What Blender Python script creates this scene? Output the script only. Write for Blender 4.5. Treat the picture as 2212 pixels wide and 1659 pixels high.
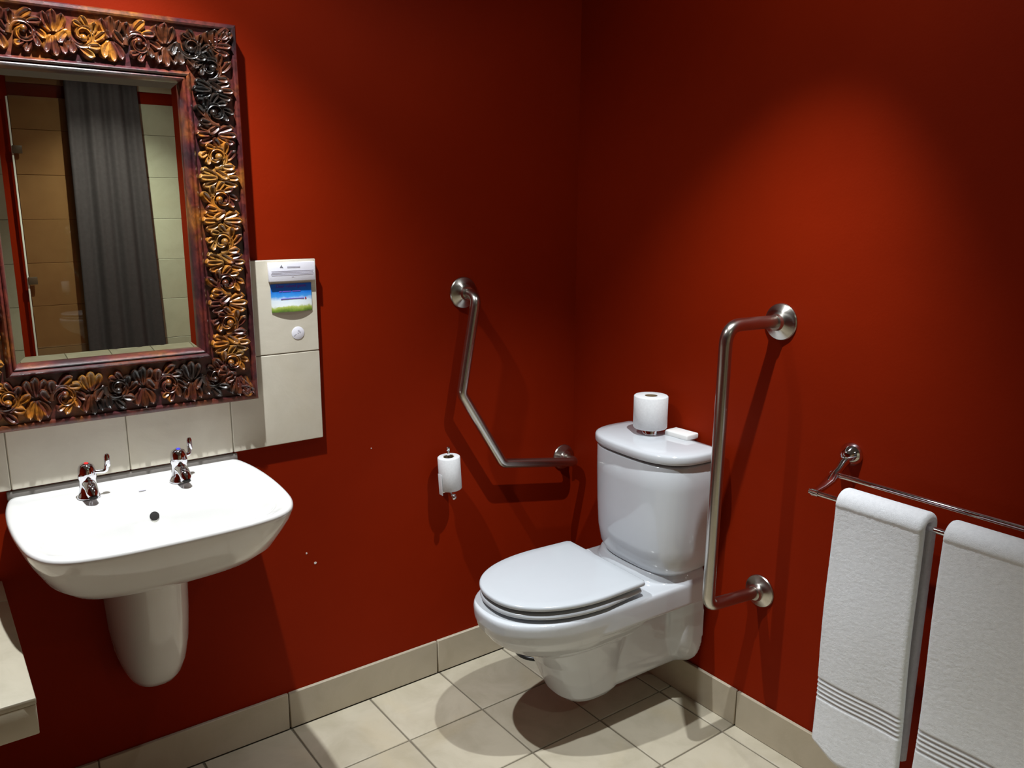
import bpy, bmesh, math, random
from mathutils import Vector, Matrix

for o in list(bpy.data.objects):
    bpy.data.objects.remove(o, do_unlink=True)
scene = bpy.context.scene
COL = scene.collection
PI = math.pi
random.seed(7)

# ------------------------------------------------------------------ camera
F_PX, YAW, PITCH, ROLL = 1776.283, math.radians(36.41298), math.radians(-12.28494), math.radians(0.22892)
CAM = Vector((-1.82475, -2.112, 1.5))
fwd = Vector((math.sin(YAW)*math.cos(PITCH), math.cos(YAW)*math.cos(PITCH), math.sin(PITCH)))
rgt = Vector((math.cos(YAW), -math.sin(YAW), 0))
upv = rgt.cross(fwd)
r2 = rgt*math.cos(ROLL) + upv*math.sin(ROLL)
u2 = -rgt*math.sin(ROLL) + upv*math.cos(ROLL)
cd = bpy.data.cameras.new('camera')
cd.sensor_fit = 'HORIZONTAL'; cd.sensor_width = 36; cd.lens = F_PX/2212*36
cd.clip_start = 0.02
cam = bpy.data.objects.new('camera', cd)
COL.objects.link(cam)
cam.matrix_world = Matrix(((r2.x, u2.x, -fwd.x, CAM.x), (r2.y, u2.y, -fwd.y, CAM.y), (r2.z, u2.z, -fwd.z, CAM.z), (0, 0, 0, 1)))
scene.camera = cam

# ------------------------------------------------------------------ world, lights, exposure
w = bpy.data.worlds.new('world'); scene.world = w; w.use_nodes = True
w.node_tree.nodes['Background'].inputs[0].default_value = (0.0, 0.0, 0.0, 1)
vs = scene.view_settings
vs.view_transform = 'Standard'; vs.look = 'None'; vs.gamma = 1.0; vs.use_curve_mapping = False
vs.exposure = 0.0
CEIL = 2.45
# the room's recessed ceiling spots: name, x, y, colour, gimbal tilt to +x and +y (deg), (beam watts, cone deg, blend), (spill watts, cone deg, blend)
LAMPS = [('basin', -1.40, -0.42, (0.93, 0.975, 1.0), (0, 0), (170, 96, 1.0), (16, 150, .5)),
         ('toilet', -0.47, -1.10, (0.93, 0.975, 1.0), (6, 12), (132, 62, 1.0), (8, 150, .5)),
         ('shower', -0.75, -3.02, (0.94, 1.0, 0.84), (0, 0), (150, 104, 1.0), (9, 150, .6))]
LABELS = {'basin': 'round recessed ceiling downlight above the wash basin',
          'toilet': 'round recessed ceiling downlight nearest the towel rail and toilet',
          'shower': 'round recessed ceiling downlight in front of the grey shower curtain'}

# ------------------------------------------------------------------ helpers
def link(o, parent=None):
    COL.objects.link(o)
    if parent: o.parent = parent
    return o
def tag(o, label=None, cat=None, group=None, kind=None):
    if label: o['label'] = label
    if cat: o['category'] = cat
    if group: o['group'] = group
    if kind: o['kind'] = kind
    return o
def empty(name, loc=(0, 0, 0), rz=0.0):
    o = bpy.data.objects.new(name, None); COL.objects.link(o)
    o.empty_display_size = 0.05
    o.location = loc; o.rotation_euler = (0, 0, rz)
    return o
def mesh(name, verts, faces, mat, parent=None, smooth=True, angle=None):
    me = bpy.data.meshes.new(name)
    me.from_pydata([tuple(v) for v in verts], [], faces)
    bm = bmesh.new(); bm.from_mesh(me)
    bmesh.ops.remove_doubles(bm, verts=bm.verts, dist=1e-6)
    bmesh.ops.recalc_face_normals(bm, faces=bm.faces)
    bm.to_mesh(me); bm.free()
    return finish(name, me, mat, parent, smooth, angle)
def finish(name, me, mat, parent=None, smooth=True, angle=None):
    for p in me.polygons: p.use_smooth = smooth
    if smooth and angle:
        me.set_sharp_from_angle(angle=math.radians(angle))
    me.materials.append(mat)
    o = bpy.data.objects.new(name, me)
    return link(o, parent)
def box(name, lo, hi, mat, parent=None, bev=0.0, seg=2, smooth=True):
    bm = bmesh.new()
    bmesh.ops.create_cube(bm, size=1)
    for v in bm.verts:
        v.co = Vector([lo[i] + (v.co[i] + .5)*(hi[i]-lo[i]) for i in range(3)])
    if bev > 0:
        bmesh.ops.bevel(bm, geom=list(bm.edges), offset=bev, segments=seg, affect='EDGES', profile=.5)
    me = bpy.data.meshes.new(name); bm.to_mesh(me); bm.free()
    return finish(name, me, mat, parent, smooth, 40)
def rings(name, rs, mat, parent=None, cap0=True, cap1=True, smooth=True, angle=None):
    """loft closed rings with equal counts"""
    n = len(rs[0]); V = [p for r in rs for p in r]; Fc = []
    for i in range(len(rs)-1):
        for j in range(n):
            a = i*n+j; b = i*n+(j+1) % n
            Fc.append((a, b, b+n, a+n))
    if cap0: Fc.append(tuple(range(n-1, -1, -1)))
    if cap1: Fc.append(tuple((len(rs)-1)*n+j for j in range(n)))
    return mesh(name, V, Fc, mat, parent, smooth, angle)
def frame_of(d):
    d = Vector(d).normalized()
    a = Vector((0, 0, 1)) if abs(d.z) < .9 else Vector((1, 0, 0))
    x = d.cross(a).normalized(); y = d.cross(x).normalized()
    return x, y
def lathe(name, prof, origin, axis, mat, parent=None, n=32, angle=40):
    """prof = [(r, h)...] about axis from origin"""
    ax = Vector(axis).normalized(); x, y = frame_of(ax); O = Vector(origin)
    rs = []
    for r, h in prof:
        rs.append([O + ax*h + x*(r*math.cos(2*PI*k/n)) + y*(r*math.sin(2*PI*k/n)) for k in range(n)])
    return rings(name, rs, mat, parent, prof[0][0] > 1e-5, prof[-1][0] > 1e-5, True, angle)
def fillet(pts, rad, n=8):
    P = [Vector(p) for p in pts]; out = [P[0]]
    for i in range(1, len(P)-1):
        a, b, c = P[i-1], P[i], P[i+1]
        d1 = (a-b).normalized(); d2 = (c-b).normalized()
        ang = d1.angle(d2)
        r = rad[i-1] if isinstance(rad, (list, tuple)) else rad
        t = min(r/math.tan(ang/2), (a-b).length*.49, (c-b).length*.49)
        s = b+d1*t; e = b+d2*t
        for k in range(n+1):
            u = k/n
            out.append(s*(1-u)**2 + b*2*u*(1-u) + e*u*u)
    out.append(P[-1])
    return out
def tube(name, pts, r, mat, parent=None, n=20, cap=True):
    P = [Vector(p) for p in pts]
    T = []
    for i in range(len(P)):
        a = P[max(i-1, 0)]; b = P[min(i+1, len(P)-1)]
        T.append((b-a).normalized())
    x, _ = frame_of(T[0]); rs = []
    for i, p in enumerate(P):
        x = (x - T[i]*x.dot(T[i])).normalized(); y = T[i].cross(x)
        rr = r[i] if isinstance(r, (list, tuple)) else r
        rs.append([p + x*(rr*math.cos(2*PI*k/n)) + y*(rr*math.sin(2*PI*k/n)) for k in range(n)])
    return rings(name, rs, mat, parent, cap, cap, True, 50)
def catmull(pts, n, closed=True):
    """resample a closed polyline with catmull-rom, uniform in parameter"""
    P = [Vector(p) for p in pts]; m = len(P); out = []
    for k in range(n):
        t = k/n*m if closed else k/(n-1)*(m-1)
        i = int(t); f = t-i
        if closed:
            a, b, c, d = P[(i-1) % m], P[i % m], P[(i+1) % m], P[(i+2) % m]
        else:
            i = min(i, m-2); f = t-i
            a, b, c, d = P[max(i-1, 0)], P[i], P[i+1], P[min(i+2, m-1)]
        out.append(.5*((2*b)+(c-a)*f+(2*a-5*b+4*c-d)*f*f+(3*b-a-3*c+d)*f**3))
    return out
def resample_len(P, n, closed=True):
    Q = P+[P[0]] if closed else P
    L = [0]
    for i in range(1, len(Q)): L.append(L[-1]+(Q[i]-Q[i-1]).length)
    out = []; j = 0
    for k in range(n):
        s = L[-1]*k/(n if closed else n-1)
        while j < len(L)-2 and L[j+1] < s: j += 1
        f = (s-L[j])/max(L[j+1]-L[j], 1e-9)
        out.append(Q[j].lerp(Q[j+1], min(f, 1)))
    return out
def merged(name, parts, mat, parent=None, voxel=.005, smooth_it=8, fac=.5, sub=False):
    """union overlapping closed shapes into one continuous surface (voxel remesh + smoothing)"""
    V = []; Fc = []
    for vs_, fs in parts:
        o = len(V); V += [tuple(v) for v in vs_]; Fc += [tuple(i+o for i in f) for f in fs]
    me = bpy.data.meshes.new('tmp'); me.from_pydata(V, [], Fc)
    bm = bmesh.new(); bm.from_mesh(me); bmesh.ops.recalc_face_normals(bm, faces=bm.faces); bm.to_mesh(me); bm.free()
    t = bpy.data.objects.new('tmp', me); COL.objects.link(t)
    m = t.modifiers.new('r', 'REMESH'); m.mode = 'VOXEL'; m.voxel_size = voxel; m.use_smooth_shade = True
    s = t.modifiers.new('s', 'SMOOTH'); s.iterations = smooth_it; s.factor = fac
    dg = bpy.context.evaluated_depsgraph_get()
    ev = t.evaluated_get(dg)
    nm = bpy.data.meshes.new_from_object(ev)
    bpy.data.objects.remove(t, do_unlink=True)
    nm.name = name; nm.materials.clear()
    return finish(name, nm, mat, parent, True)
def ringpart(rs):
    n = len(rs[0]); V = [p for r in rs for p in r]; Fc = []
    for i in range(len(rs)-1):
        for j in range(n):
            a = i*n+j; b = i*n+(j+1) % n
            Fc.append((a, b, b+n, a+n))
    Fc.append(tuple(range(n-1, -1, -1))); Fc.append(tuple((len(rs)-1)*n+j for j in range(n)))
    return V, Fc

# ------------------------------------------------------------------ materials
def nodes(name):
    m = bpy.data.materials.new(name); m.use_nodes = True
    nt = m.node_tree; b = nt.nodes['Principled BSDF']
    return m, nt, b
def N(nt, typ, **kw):
    n = nt.nodes.new(typ)
    for k, v in kw.items():
        if k.startswith('i_'):
            n.inputs[int(k[2:]) if k[2:].isdigit() else k[2:].replace('_', ' ')].default_value = v
        else: setattr(n, k, v)
    return n
def noise(nt, scale, detail=4, rough=.5, coord='Object'):
    tc = N(nt, 'ShaderNodeTexCoord'); nz = N(nt, 'ShaderNodeTexNoise')
    nz.inputs['Scale'].default_value = scale; nz.inputs['Detail'].default_value = detail
    nz.inputs['Roughness'].default_value = rough
    nt.links.new(tc.outputs[coord], nz.inputs['Vector'])
    return nz
def ramp(nt, src, stops, interp='LINEAR'):
    r = N(nt, 'ShaderNodeValToRGB'); r.color_ramp.interpolation = interp
    e = r.color_ramp.elements
    while len(e) < len(stops): e.new(.5)
    for i, (p, c) in enumerate(stops):
        e[i].position = p; e[i].color = (*c, 1)
    nt.links.new(src, r.inputs['Fac'])
    return r
def bump(nt, b, src, strength, dist):
    bp = N(nt, 'ShaderNodeBump'); bp.inputs['Strength'].default_value = strength; bp.inputs['Distance'].default_value = dist
    nt.links.new(src, bp.inputs['Height']); nt.links.new(bp.outputs[0], b.inputs['Normal'])
    return bp
def simple(name, col, rough=.5, metal=0.0, spec=.5, coat=0.0, var=.04, nscale=30, bmp=0.0, bdist=.001):
    m, nt, b = nodes(name)
    nz = noise(nt, nscale)
    c0 = tuple(max(c*(1-var), 0) for c in col); c1 = tuple(min(c*(1+var), 1) for c in col)
    r = ramp(nt, nz.outputs['Fac'], [(.3, c0), (.7, c1)])
    nt.links.new(r.outputs[0], b.inputs['Base Color'])
    b.inputs['Roughness'].default_value = rough; b.inputs['Metallic'].default_value = metal
    b.inputs['Specular IOR Level'].default_value = spec
    b.inputs['Coat Weight'].default_value = coat
    if bmp: bump(nt, b, nz.outputs['Fac'], bmp, bdist)
    return m
def paint_red():
    m, nt, b = nodes('red_wall_paint')
    nz = noise(nt, 2.3, 5, .6)
    r = ramp(nt, nz.outputs['Fac'], [(.3, (.212, .0118, .0009)), (.7, (.236, .0138, .0011))])
    nt.links.new(r.outputs[0], b.inputs['Base Color'])
    b.inputs['Roughness'].default_value = .55; b.inputs['Specular IOR Level'].default_value = .06
    n2 = noise(nt, 130, 6, .6); n3 = noise(nt, 7, 3, .5)
    ma = N(nt, 'ShaderNodeMath', operation='MULTIPLY_ADD'); ma.inputs[1].default_value = .25
    nt.links.new(n2.outputs['Fac'], ma.inputs[0]); nt.links.new(n3.outputs['Fac'], ma.inputs[2])
    bump(nt, b, ma.outputs[0], .35, .004)
    return m
def stone(name, light, dark, accent, rough=.45, spec=.4):
    m, nt, b = nodes(name)
    oi = N(nt, 'ShaderNodeObjectInfo')
    tc = N(nt, 'ShaderNodeTexCoord')
    add = N(nt, 'ShaderNodeVectorMath', operation='ADD')
    mul = N(nt, 'ShaderNodeVectorMath', operation='SCALE'); mul.inputs['Scale'].default_value = 17.0
    nt.links.new(oi.outputs['Random'], mul.inputs[0])
    nt.links.new(tc.outputs['Object'], add.inputs[0]); nt.links.new(mul.outputs[0], add.inputs[1])
    def nz(scale, det, ro):
        n = N(nt, 'ShaderNodeTexNoise'); n.inputs['Scale'].default_value = scale
        n.inputs['Detail'].default_value = det; n.inputs['Roughness'].default_value = ro
        n.inputs['Distortion'].default_value = .6
        nt.links.new(add.outputs[0], n.inputs['Vector']); return n
    a = nz(7, 6, .62); c = nz(3.2, 4, .5); f = nz(90, 4, .6)
    r = ramp(nt, a.outputs['Fac'], [(.25, dark), (.55, light), (.8, tuple(min(1, x*1.06) for x in light))])
    r2_ = ramp(nt, c.outputs['Fac'], [(.55, (0, 0, 0)), (.75, (.55, .55, .55))])
    mx = N(nt, 'ShaderNodeMix', data_type='RGBA')
    nt.links.new(r2_.outputs[0], mx.inputs['Factor']); nt.links.new(r.outputs[0], mx.inputs[6]); mx.inputs[7].default_value = (*accent, 1)
    # per-tile tone
    hsv = N(nt, 'ShaderNodeHueSaturation')
    mr = N(nt, 'ShaderNodeMapRange'); mr.inputs['To Min'].default_value = .90; mr.inputs['To Max'].default_value = 1.07
    nt.links.new(oi.outputs['Random'], mr.inputs['Value']); nt.links.new(mr.outputs[0], hsv.inputs['Value'])
    nt.links.new(mx.outputs[2], hsv.inputs['Color'])
    nt.links.new(hsv.outputs[0], b.inputs['Base Color'])
    b.inputs['Roughness'].default_value = rough; b.inputs['Specular IOR Level'].default_value = spec
    ma = N(nt, 'ShaderNodeMath', operation='MULTIPLY_ADD'); ma.inputs[1].default_value = .15
    nt.links.new(f.outputs['Fac'], ma.inputs[0]); nt.links.new(a.outputs['Fac'], ma.inputs[2])
    bump(nt, b, ma.outputs[0], .35, .003)
    return m
WOODOFF = (8, 2, 5)
def carved_wood(name, stops, off):
    m, nt, b = nodes(name)
    ge = N(nt, 'ShaderNodeNewGeometry'); tc = N(nt, 'ShaderNodeVectorMath', operation='ADD'); tc.inputs[1].default_value = off
    nt.links.new(ge.outputs['Position'], tc.inputs[0])
    def nz(scale, det, ro, dist=0.0):
        n = N(nt, 'ShaderNodeTexNoise'); n.inputs['Scale'].default_value = scale
        n.inputs['Detail'].default_value = det; n.inputs['Roughness'].default_value = ro; n.inputs['Distortion'].default_value = dist
        nt.links.new(tc.outputs[0], n.inputs['Vector']); return n
    a = nz(6.5, 3, .55, .8)
    r = ramp(nt, a.outputs['Fac'], stops)
    c = nz(60, 5, .6, 1.0)
    r2_ = ramp(nt, c.outputs['Fac'], [(.35, (.45, .45, .45)), (.65, (1.15, 1.1, 1.05))])
    mx = N(nt, 'ShaderNodeMix', data_type='RGBA', blend_type='MULTIPLY'); mx.inputs['Factor'].default_value = 1
    nt.links.new(r.outputs[0], mx.inputs[6]); nt.links.new(r2_.outputs[0], mx.inputs[7])
    nt.links.new(mx.outputs[2], b.inputs['Base Color'])
    b.inputs['Roughness'].default_value = .34; b.inputs['Coat Weight'].default_value = .55; b.inputs['Coat Roughness'].default_value = .12
    bump(nt, b, c.outputs['Fac'], .25, .0012)
    return m
def terry():
    m, nt, b = nodes('white_terry_cloth')
    nz = noise(nt, 520, 4, .85); n2 = noise(nt, 110, 4, .7)
    r = ramp(nt, n2.outputs['Fac'], [(.3, (.80, .82, .85)), (.7, (.90, .92, .95))])
    nt.links.new(r.outputs[0], b.inputs['Base Color'])
    b.inputs['Roughness'].default_value = 1; b.inputs['Specular IOR Level'].default_value = .1
    b.inputs['Sheen Weight'].default_value = .25; b.inputs['Sheen Roughness'].default_value = .5
    ma = N(nt, 'ShaderNodeMath', operation='MULTIPLY_ADD'); ma.inputs[1].default_value = 2.0
    nt.links.new(nz.outputs['Fac'], ma.inputs[0]); nt.links.new(n2.outputs['Fac'], ma.inputs[2])
    bump(nt, b, ma.outputs[0], .6, .0017)
    return m
def brushed(name, col, rough):
    m, nt, b = nodes(name)
    nz = noise(nt, 220, 3, .6)
    r = ramp(nt, nz.outputs['Fac'], [(.3, tuple(c*.9 for c in col)), (.7, col)])
    nt.links.new(r.outputs[0], b.inputs['Base Color'])
    b.inputs['Metallic'].default_value = 1; b.inputs['Roughness'].default_value = rough
    b.inputs['Anisotropic'].default_value = .4
    bump(nt, b, nz.outputs['Fac'], .05, .0005)
    return m
def bronze_glass():
    m, nt, b = nodes('bronze_tinted_glass')
    out = nt.nodes['Material Output']
    nz = noise(nt, 3)
    r = ramp(nt, nz.outputs['Fac'], [(.3, (.79, .67, .575)), (.7, (.82, .70, .60))])
    tr = N(nt, 'ShaderNodeBsdfTransparent'); nt.links.new(r.outputs[0], tr.inputs[0])
    gl = N(nt, 'ShaderNodeBsdfGlossy'); gl.inputs['Roughness'].default_value = .02
    mx = N(nt, 'ShaderNodeMixShader'); mx.inputs[0].default_value = .05
    nt.links.new(tr.outputs[0], mx.inputs[1]); nt.links.new(gl.outputs[0], mx.inputs[2])
    nt.links.new(mx.outputs[0], out.inputs[0])
    return m
def card_print():
    m, nt, b = nodes('sky_and_grass_print')
    tc = N(nt, 'ShaderNodeTexCoord'); sp = N(nt, 'ShaderNodeSeparateXYZ')
    nt.links.new(tc.outputs['Generated'], sp.inputs[0])
    nz = noise(nt, 55, 4, .6); ma = N(nt, 'ShaderNodeMath', operation='MULTIPLY_ADD')
    ma.inputs[1].default_value = .22
    nt.links.new(nz.outputs['Fac'], ma.inputs[0]); nt.links.new(sp.outputs['Z'], ma.inputs[2])
    r = ramp(nt, ma.outputs[0], [(.10, (.07, .11, .03)), (.19, (.16, .26, .03)), (.28, (.42, .50, .12)), (.345, (.80, .86, .86)),
                                 (.52, (.72, .82, .90)), (.66, (.06, .33, .80)), (.85, (.005, .17, .72)), (1.0, (.01, .12, .55))])
    nt.links.new(r.outputs[0], b.inputs['Base Color']); b.inputs['Roughness'].default_value = .3
    return m
def emis(name, col, s):
    m, nt, b = nodes(name)
    nz = noise(nt, 20); r = ramp(nt, nz.outputs['Fac'], [(.3, col), (.7, col)])
    nt.links.new(r.outputs[0], b.inputs['Emission Color']); b.inputs['Emission Strength'].default_value = s
    b.inputs['Base Color'].default_value = (.8, .8, .8, 1)
    return m

M_RED = paint_red()
M_CEIL = simple('white_ceiling_paint', (.26, .255, .24), .8, bmp=.2, nscale=60)
M_FLOOR = stone('beige_stone_floor_tile', (.50, .45, .345), (.40, .355, .26), (.50, .41, .25), .42)
M_PANEL = stone('cream_stone_wall_tile', (.66, .61, .50), (.60, .55, .44), (.64, .57, .43), .5)
M_SKIRT = stone('beige_stone_skirting_tile', (.46, .40, .30), (.40, .345, .25), (.45, .38, .26), .5)
M_SHOWER = stone('pale_shower_tile', (.50, .49, .37), (.44, .42, .31), (.49, .45, .32), .5)
M_GROUT2 = simple('pale_beige_grout', (.25, .22, .165), .9, nscale=80)
M_GROUT = simple('grey_brown_grout', (.175, .15, .11), .9, nscale=80, bmp=.3, bdist=.001)
M_CHINA = simple('white_glazed_china', (.575, .60, .63), .10, spec=.5, coat=.4, var=.005)
M_BASIN = simple('white_basin_china', (.72, .71, .69), .10, spec=.5, coat=.4, var=.005)
M_SEAT = simple('white_seat_plastic', (.50, .53, .56), .16, spec=.5, var=.005)
M_CHROME = simple('polished_chrome', (.78, .78, .82), .06, 1.0, var=.02)
M_STEEL = brushed('brushed_stainless_steel', (.56, .53, .48), .26)
M_WOOD = carved_wood('stained_carved_wood', [(.30, (.012, .011, .010)), (.40, (.030, .014, .008)), (.46, (.110, .030, .010)),
                                             (.52, (.080, .018, .014)), (.57, (.36, .13, .014)), (.67, (.27, .135, .030))], WOODOFF)
M_MOULD = carved_wood('stained_frame_moulding', [(.30, (.026, .010, .013)), (.44, (.070, .014, .018)), (.52, (.125, .024, .016)), (.60, (.17, .050, .012)), (.70, (.30, .10, .014))], (1.3, 0, .4))
M_MIRROR = simple('silvered_mirror', (.86, .88, .84), .0, 1.0, var=.003)
M_TERRY = terry()
M_PAPER = simple('white_tissue_paper', (.70, .71, .72), .95, spec=.1, nscale=160, bmp=.25, bdist=.001)
M_CORE = simple('brown_cardboard', (.25, .17, .09), .9)
M_DARK = simple('painted_hollow_shade', (.012, .010, .008), .8)  # near-black colour standing in for the shade inside openings
M_BLACK = simple('black_plastic', (.010, .010, .011), .35)
M_CARD = simple('white_card', (.80, .79, .86), .5, var=.01)
M_PRINT = card_print()
M_GREYINK = simple('grey_ink', (.50, .49, .56), .7)
M_DKINK = simple('dark_grey_ink', (.20, .20, .23), .7)
M_PURPLE = simple('purple_ink', (.11, .03, .36), .6)
M_VIOLET = simple('violet_ink', (.16, .10, .55), .6)
M_REDINK = simple('red_ink', (.5, .02, .06), .6)
M_CURTAIN = simple('charcoal_curtain_fabric', (.036, .027, .030), .85, var=.15, nscale=50)
M_LAMP = emis('lamp_lens_glow', (1, .97, .9), 12.0)
M_CHIP = simple('white_plaster_fill', (.75, .70, .66), .9)
M_SOAP = simple('white_soap_wrapper', (.80, .79, .77), .55, var=.01)
M_SEAL = simple('grey_silicone', (.22, .20, .18), .6)
M_BRASS = simple('bronze_hinge_metal', (.07, .04, .02), .5, .0)
M_EDGE = simple('white_edge_seal', (.75, .74, .68), .5)
M_HOTDOT = simple('red_tap_marker', (.55, .02, .02), .3)
M_COLDDOT = simple('blue_tap_marker', (.05, .05, .60), .3)

# ------------------------------------------------------------------ room shell
RX, RY = -2.7, -3.6          # extent of the room (left wall x, rear wall y)
T = .012                     # skirting thickness
wl = box('wall_left', (RX, 0, 0), (.12, .12, CEIL), M_RED, smooth=False); tag(wl, kind='structure')
wr = box('wall_right', (0, RY-.12, 0), (.12, 0, CEIL), M_RED, smooth=False); tag(wr, kind='structure')
wb = box('wall_rear', (RX-.12, RY-.12, 0), (0, RY, CEIL), M_RED, smooth=False); tag(wb, kind='structure')
ws = box('wall_side', (RX-.12, RY, 0), (RX, .12, CEIL), M_RED, smooth=False); tag(ws, kind='structure')
ce = box('ceiling', (RX-.12, RY-.12, CEIL), (.12, .12, CEIL+.1), M_CEIL, smooth=False); tag(ce, kind='structure')
fl = box('floor', (RX-.12, RY-.12, -.1), (.12, .12, -.0035), M_GROUT, smooth=False); tag(fl, kind='structure')
tag(wl, 'red painted wall carrying the basin and carved mirror'); tag(wr, 'red painted wall behind the toilet and towel rail')

def tile_box(name, cx, cy, cz, sx, sy, sz, mat, parent, cache={}):
    key = (name, round(sx, 4), round(sy, 4), round(sz, 4), mat.name)
    if key not in cache:
        o = box(name, (-sx/2, -sy/2, -sz/2), (sx/2, sy/2, sz/2), mat, None, .0018, 1)
        cache[key] = o.data
    else:
        o = bpy.data.objects.new(name, cache[key]); COL.objects.link(o)
    o.parent = parent; o.location = (cx, cy, cz)
    return o
def spans(first, pitch, lo, hi):
    """joint positions -> list of (a,b) between lo and hi"""
    j = []
    k = math.floor((lo-first)/pitch)-1
    while True:
        p = first+k*pitch
        if p > hi+pitch: break
        j.append(p); k += 1
    out = []
    for a, b in zip(j[:-1], j[1:]):
        a2, b2 = max(a, lo), min(b, hi)
        if b2-a2 > .012: out.append((a2, b2))
    return out
G = .0045
for (x0, x1) in spans(-.0623, .2525, RX, -.001):
    for (y0, y1) in spans(-.262, .2508, RY, -.001):
        tile_box('floor_tile', (x0+x1)/2, (y0+y1)/2, -.005, x1-x0-G, y1-y0-G, .010, M_FLOOR, fl)

BH = .113
bl = box('baseboard_left', (RX, -.004, 0), (-.001, -.0005, BH-.004), M_GROUT2, smooth=False); tag(bl, kind='structure')
for (x0, x1) in spans(-1.0745, .502, RX, -.001):
    tile_box('skirting_tile', (x0+x1)/2, -T/2, BH/2, x1-x0-.0035, T-.001, BH-.0005, M_SKIRT, bl)
br = box('baseboard_right', (-.004, RY, 0), (-.0005, -T, BH-.004), M_GROUT2, smooth=False); tag(br, kind='structure')
for (y0, y1) in spans(-.766, .502, RY, -T-.001):
    tile_box('skirting_tile', -T/2, (y0+y1)/2, BH/2, T-.001, y1-y0-.0035, BH-.0005, M_SKIRT, br)

# rear shower wall, seen in the mirror
def rear_rows():
    zs = [0, .13, .385, .64, .895, 1.15, 1.405, 1.66, 1.915, 2.10]
    return list(zip(zs[:-1], zs[1:]))+[(2.17, CEIL-.002)]
for (z0, z1) in rear_rows():
    for (lo, hi) in ((RX, -1.335), (-1.225, -.001)):
        for (x0, x1) in spans(-.53, .70, lo, hi):
            tile_box('shower_tile', (x0+x1)/2, RY+.006, (z0+z1)/2, x1-x0-.0016, .011, z1-z0-.0016, M_SHOWER, wb)

# paint chips on the red wall
for (x, z, r) in ((-.9943, .5253, .0028), (-.9695, .4888, .0042), (-.78, .80, .0015)):
    V = [(x+r*(.8+.4*random.random())*math.cos(a), -.0008, z+r*(.8+.4*random.random())*math.sin(a)) for a in [2*PI*k/9 for k in range(9)]]
    mesh('paint_chip', V+[(v[0], .0004, v[2]) for v in V], [tuple(range(9))]+[(k, (k+1) % 9, 9+(k+1) % 9, 9+k) for k in range(9)], M_CHIP, wl, False)

# ------------------------------------------------------------------ ceiling downlights
for (nm, x, y, colr, tilt, beam, spill) in LAMPS:
    d = empty('ceiling_downlight', (x, y, CEIL))
    tag(d, LABELS[nm], 'ceiling light', 'recessed ceiling downlights')
    lathe('trim_ring', [(.032, -.004), (.034, -.008), (.046, -.006), (.048, 0), (.030, 0), (.032, -.004)], (0, 0, 0), (0, 0, 1), M_STEEL, d, 40)
    lathe('lamp_lens', [(0, -.003), (.026, -.003), (.031, -.001), (.031, .0)], (0, 0, 0), (0, 0, 1), M_LAMP, d, 32)
    for (ln_, (watt, cone, bl_)) in (('lamp_beam', beam), ('lamp_spill', spill)):   # reflector beam and the wide spill of the same lamp
        ld = bpy.data.lights.new(ln_, 'SPOT'); ld.energy = watt; ld.color = colr
        ld.spot_size = math.radians(cone); ld.spot_blend = bl_; ld.shadow_soft_size = .016
        lo_ = bpy.data.objects.new(ln_, ld); COL.objects.link(lo_); lo_.parent = d; lo_.location = (0, 0, -.018)
        lo_.rotation_euler = Vector((math.tan(math.radians(tilt[0])), math.tan(math.radians(tilt[1])), -1)).to_track_quat('-Z', 'Y').to_euler()

# ------------------------------------------------------------------ cream tile splashback panel behind the mirror
PT = .015
pn = empty('tile_splashback', (-1.435, 0, .862))
tag(pn, 'cream stone tile splashback on the red wall behind the mirror', 'tile panel')
box('grout_bed', (-.5, -.0125, .003), (.4985, -.0008, .496), M_GROUT2, pn, smooth=False)
for i in range(4):
    for j in range(2):
        x0 = -.503+i*.2515; z0 = j*.2485
        tile_box('wall_tile', x0+.2515/2, -PT/2-.0004, z0+.2485/2, .2515-.002, PT-.001, .2485-.002, M_PANEL, pn)
PY = -PT

# ------------------------------------------------------------------ carved mirror
MX = -1.451; OH = .332; ZB, ZT = 1.006, 1.913
mr = empty('carved_mirror', (MX, -.016, ZB))
tag(mr, 'large wall mirror in a heavy carved and stained wooden frame', 'mirror')
def corner(sx, top, d):
    x = sx*(OH-d)
    z = (ZT-d*.139/.137) if top else (ZB+d*.146/.137)
    return x, z
Y0 = -.016
prof = [(0, -.0165), (0, -.046), (.003, -.050), (.009, -.051), (.013, -.049), (.0145, -.0415), (.04, -.0405), (.075, -.0405), (.112, -.0415),
        (.1135, -.049), (.116, -.054), (.120, -.0565), (.124, -.054), (.1255, -.049), (.127, -.052), (.1295, -.053), (.132, -.050), (.1335, -.044), (.1360, -.030), (.137, -.0165)]
def rail(name, c0, c1):
    rs = []
    for c in (c0, c1):
        rs.append([(corner(c[0], c[1], d)[0], y-Y0, corner(c[0], c[1], d)[1]-ZB) for d, y in prof])
    # subdivide along length so smooth shading stays clean
    return rings(name, [rs[0], rs[1]], M_MOULD, mr, True, True, True, 35)
RAILS = {}
RAILS['top'] = rail('frame_rail', (-1, True), (1, True))
RAILS['bottom'] = rail('frame_rail', (-1, False), (1, False))
RAILS['left'] = rail('frame_rail', (-1, False), (-1, True))
RAILS['right'] = rail('frame_rail', (1, False), (1, True))
def rect(hx, z0, z1, y): return [(-hx, y, z0), (hx, y, z0), (hx, y, z1), (-hx, y, z1)]
gz0, gz1, ghx = .1445, ZT-ZB-.1375, OH-.1355
rings('mirror_glass', [rect(ghx, gz0, gz1, -.0095), rect(ghx, gz0, gz1, -.0122), rect(ghx-.018, gz0+.016, gz1-.016, -.0135)], M_MIRROR, mr, True, True, False)
box('backing_board', (-OH+.05, -.009, .05), (OH-.05, -.0015, ZT-ZB-.05), M_WOOD, mr, smooth=False)

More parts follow.
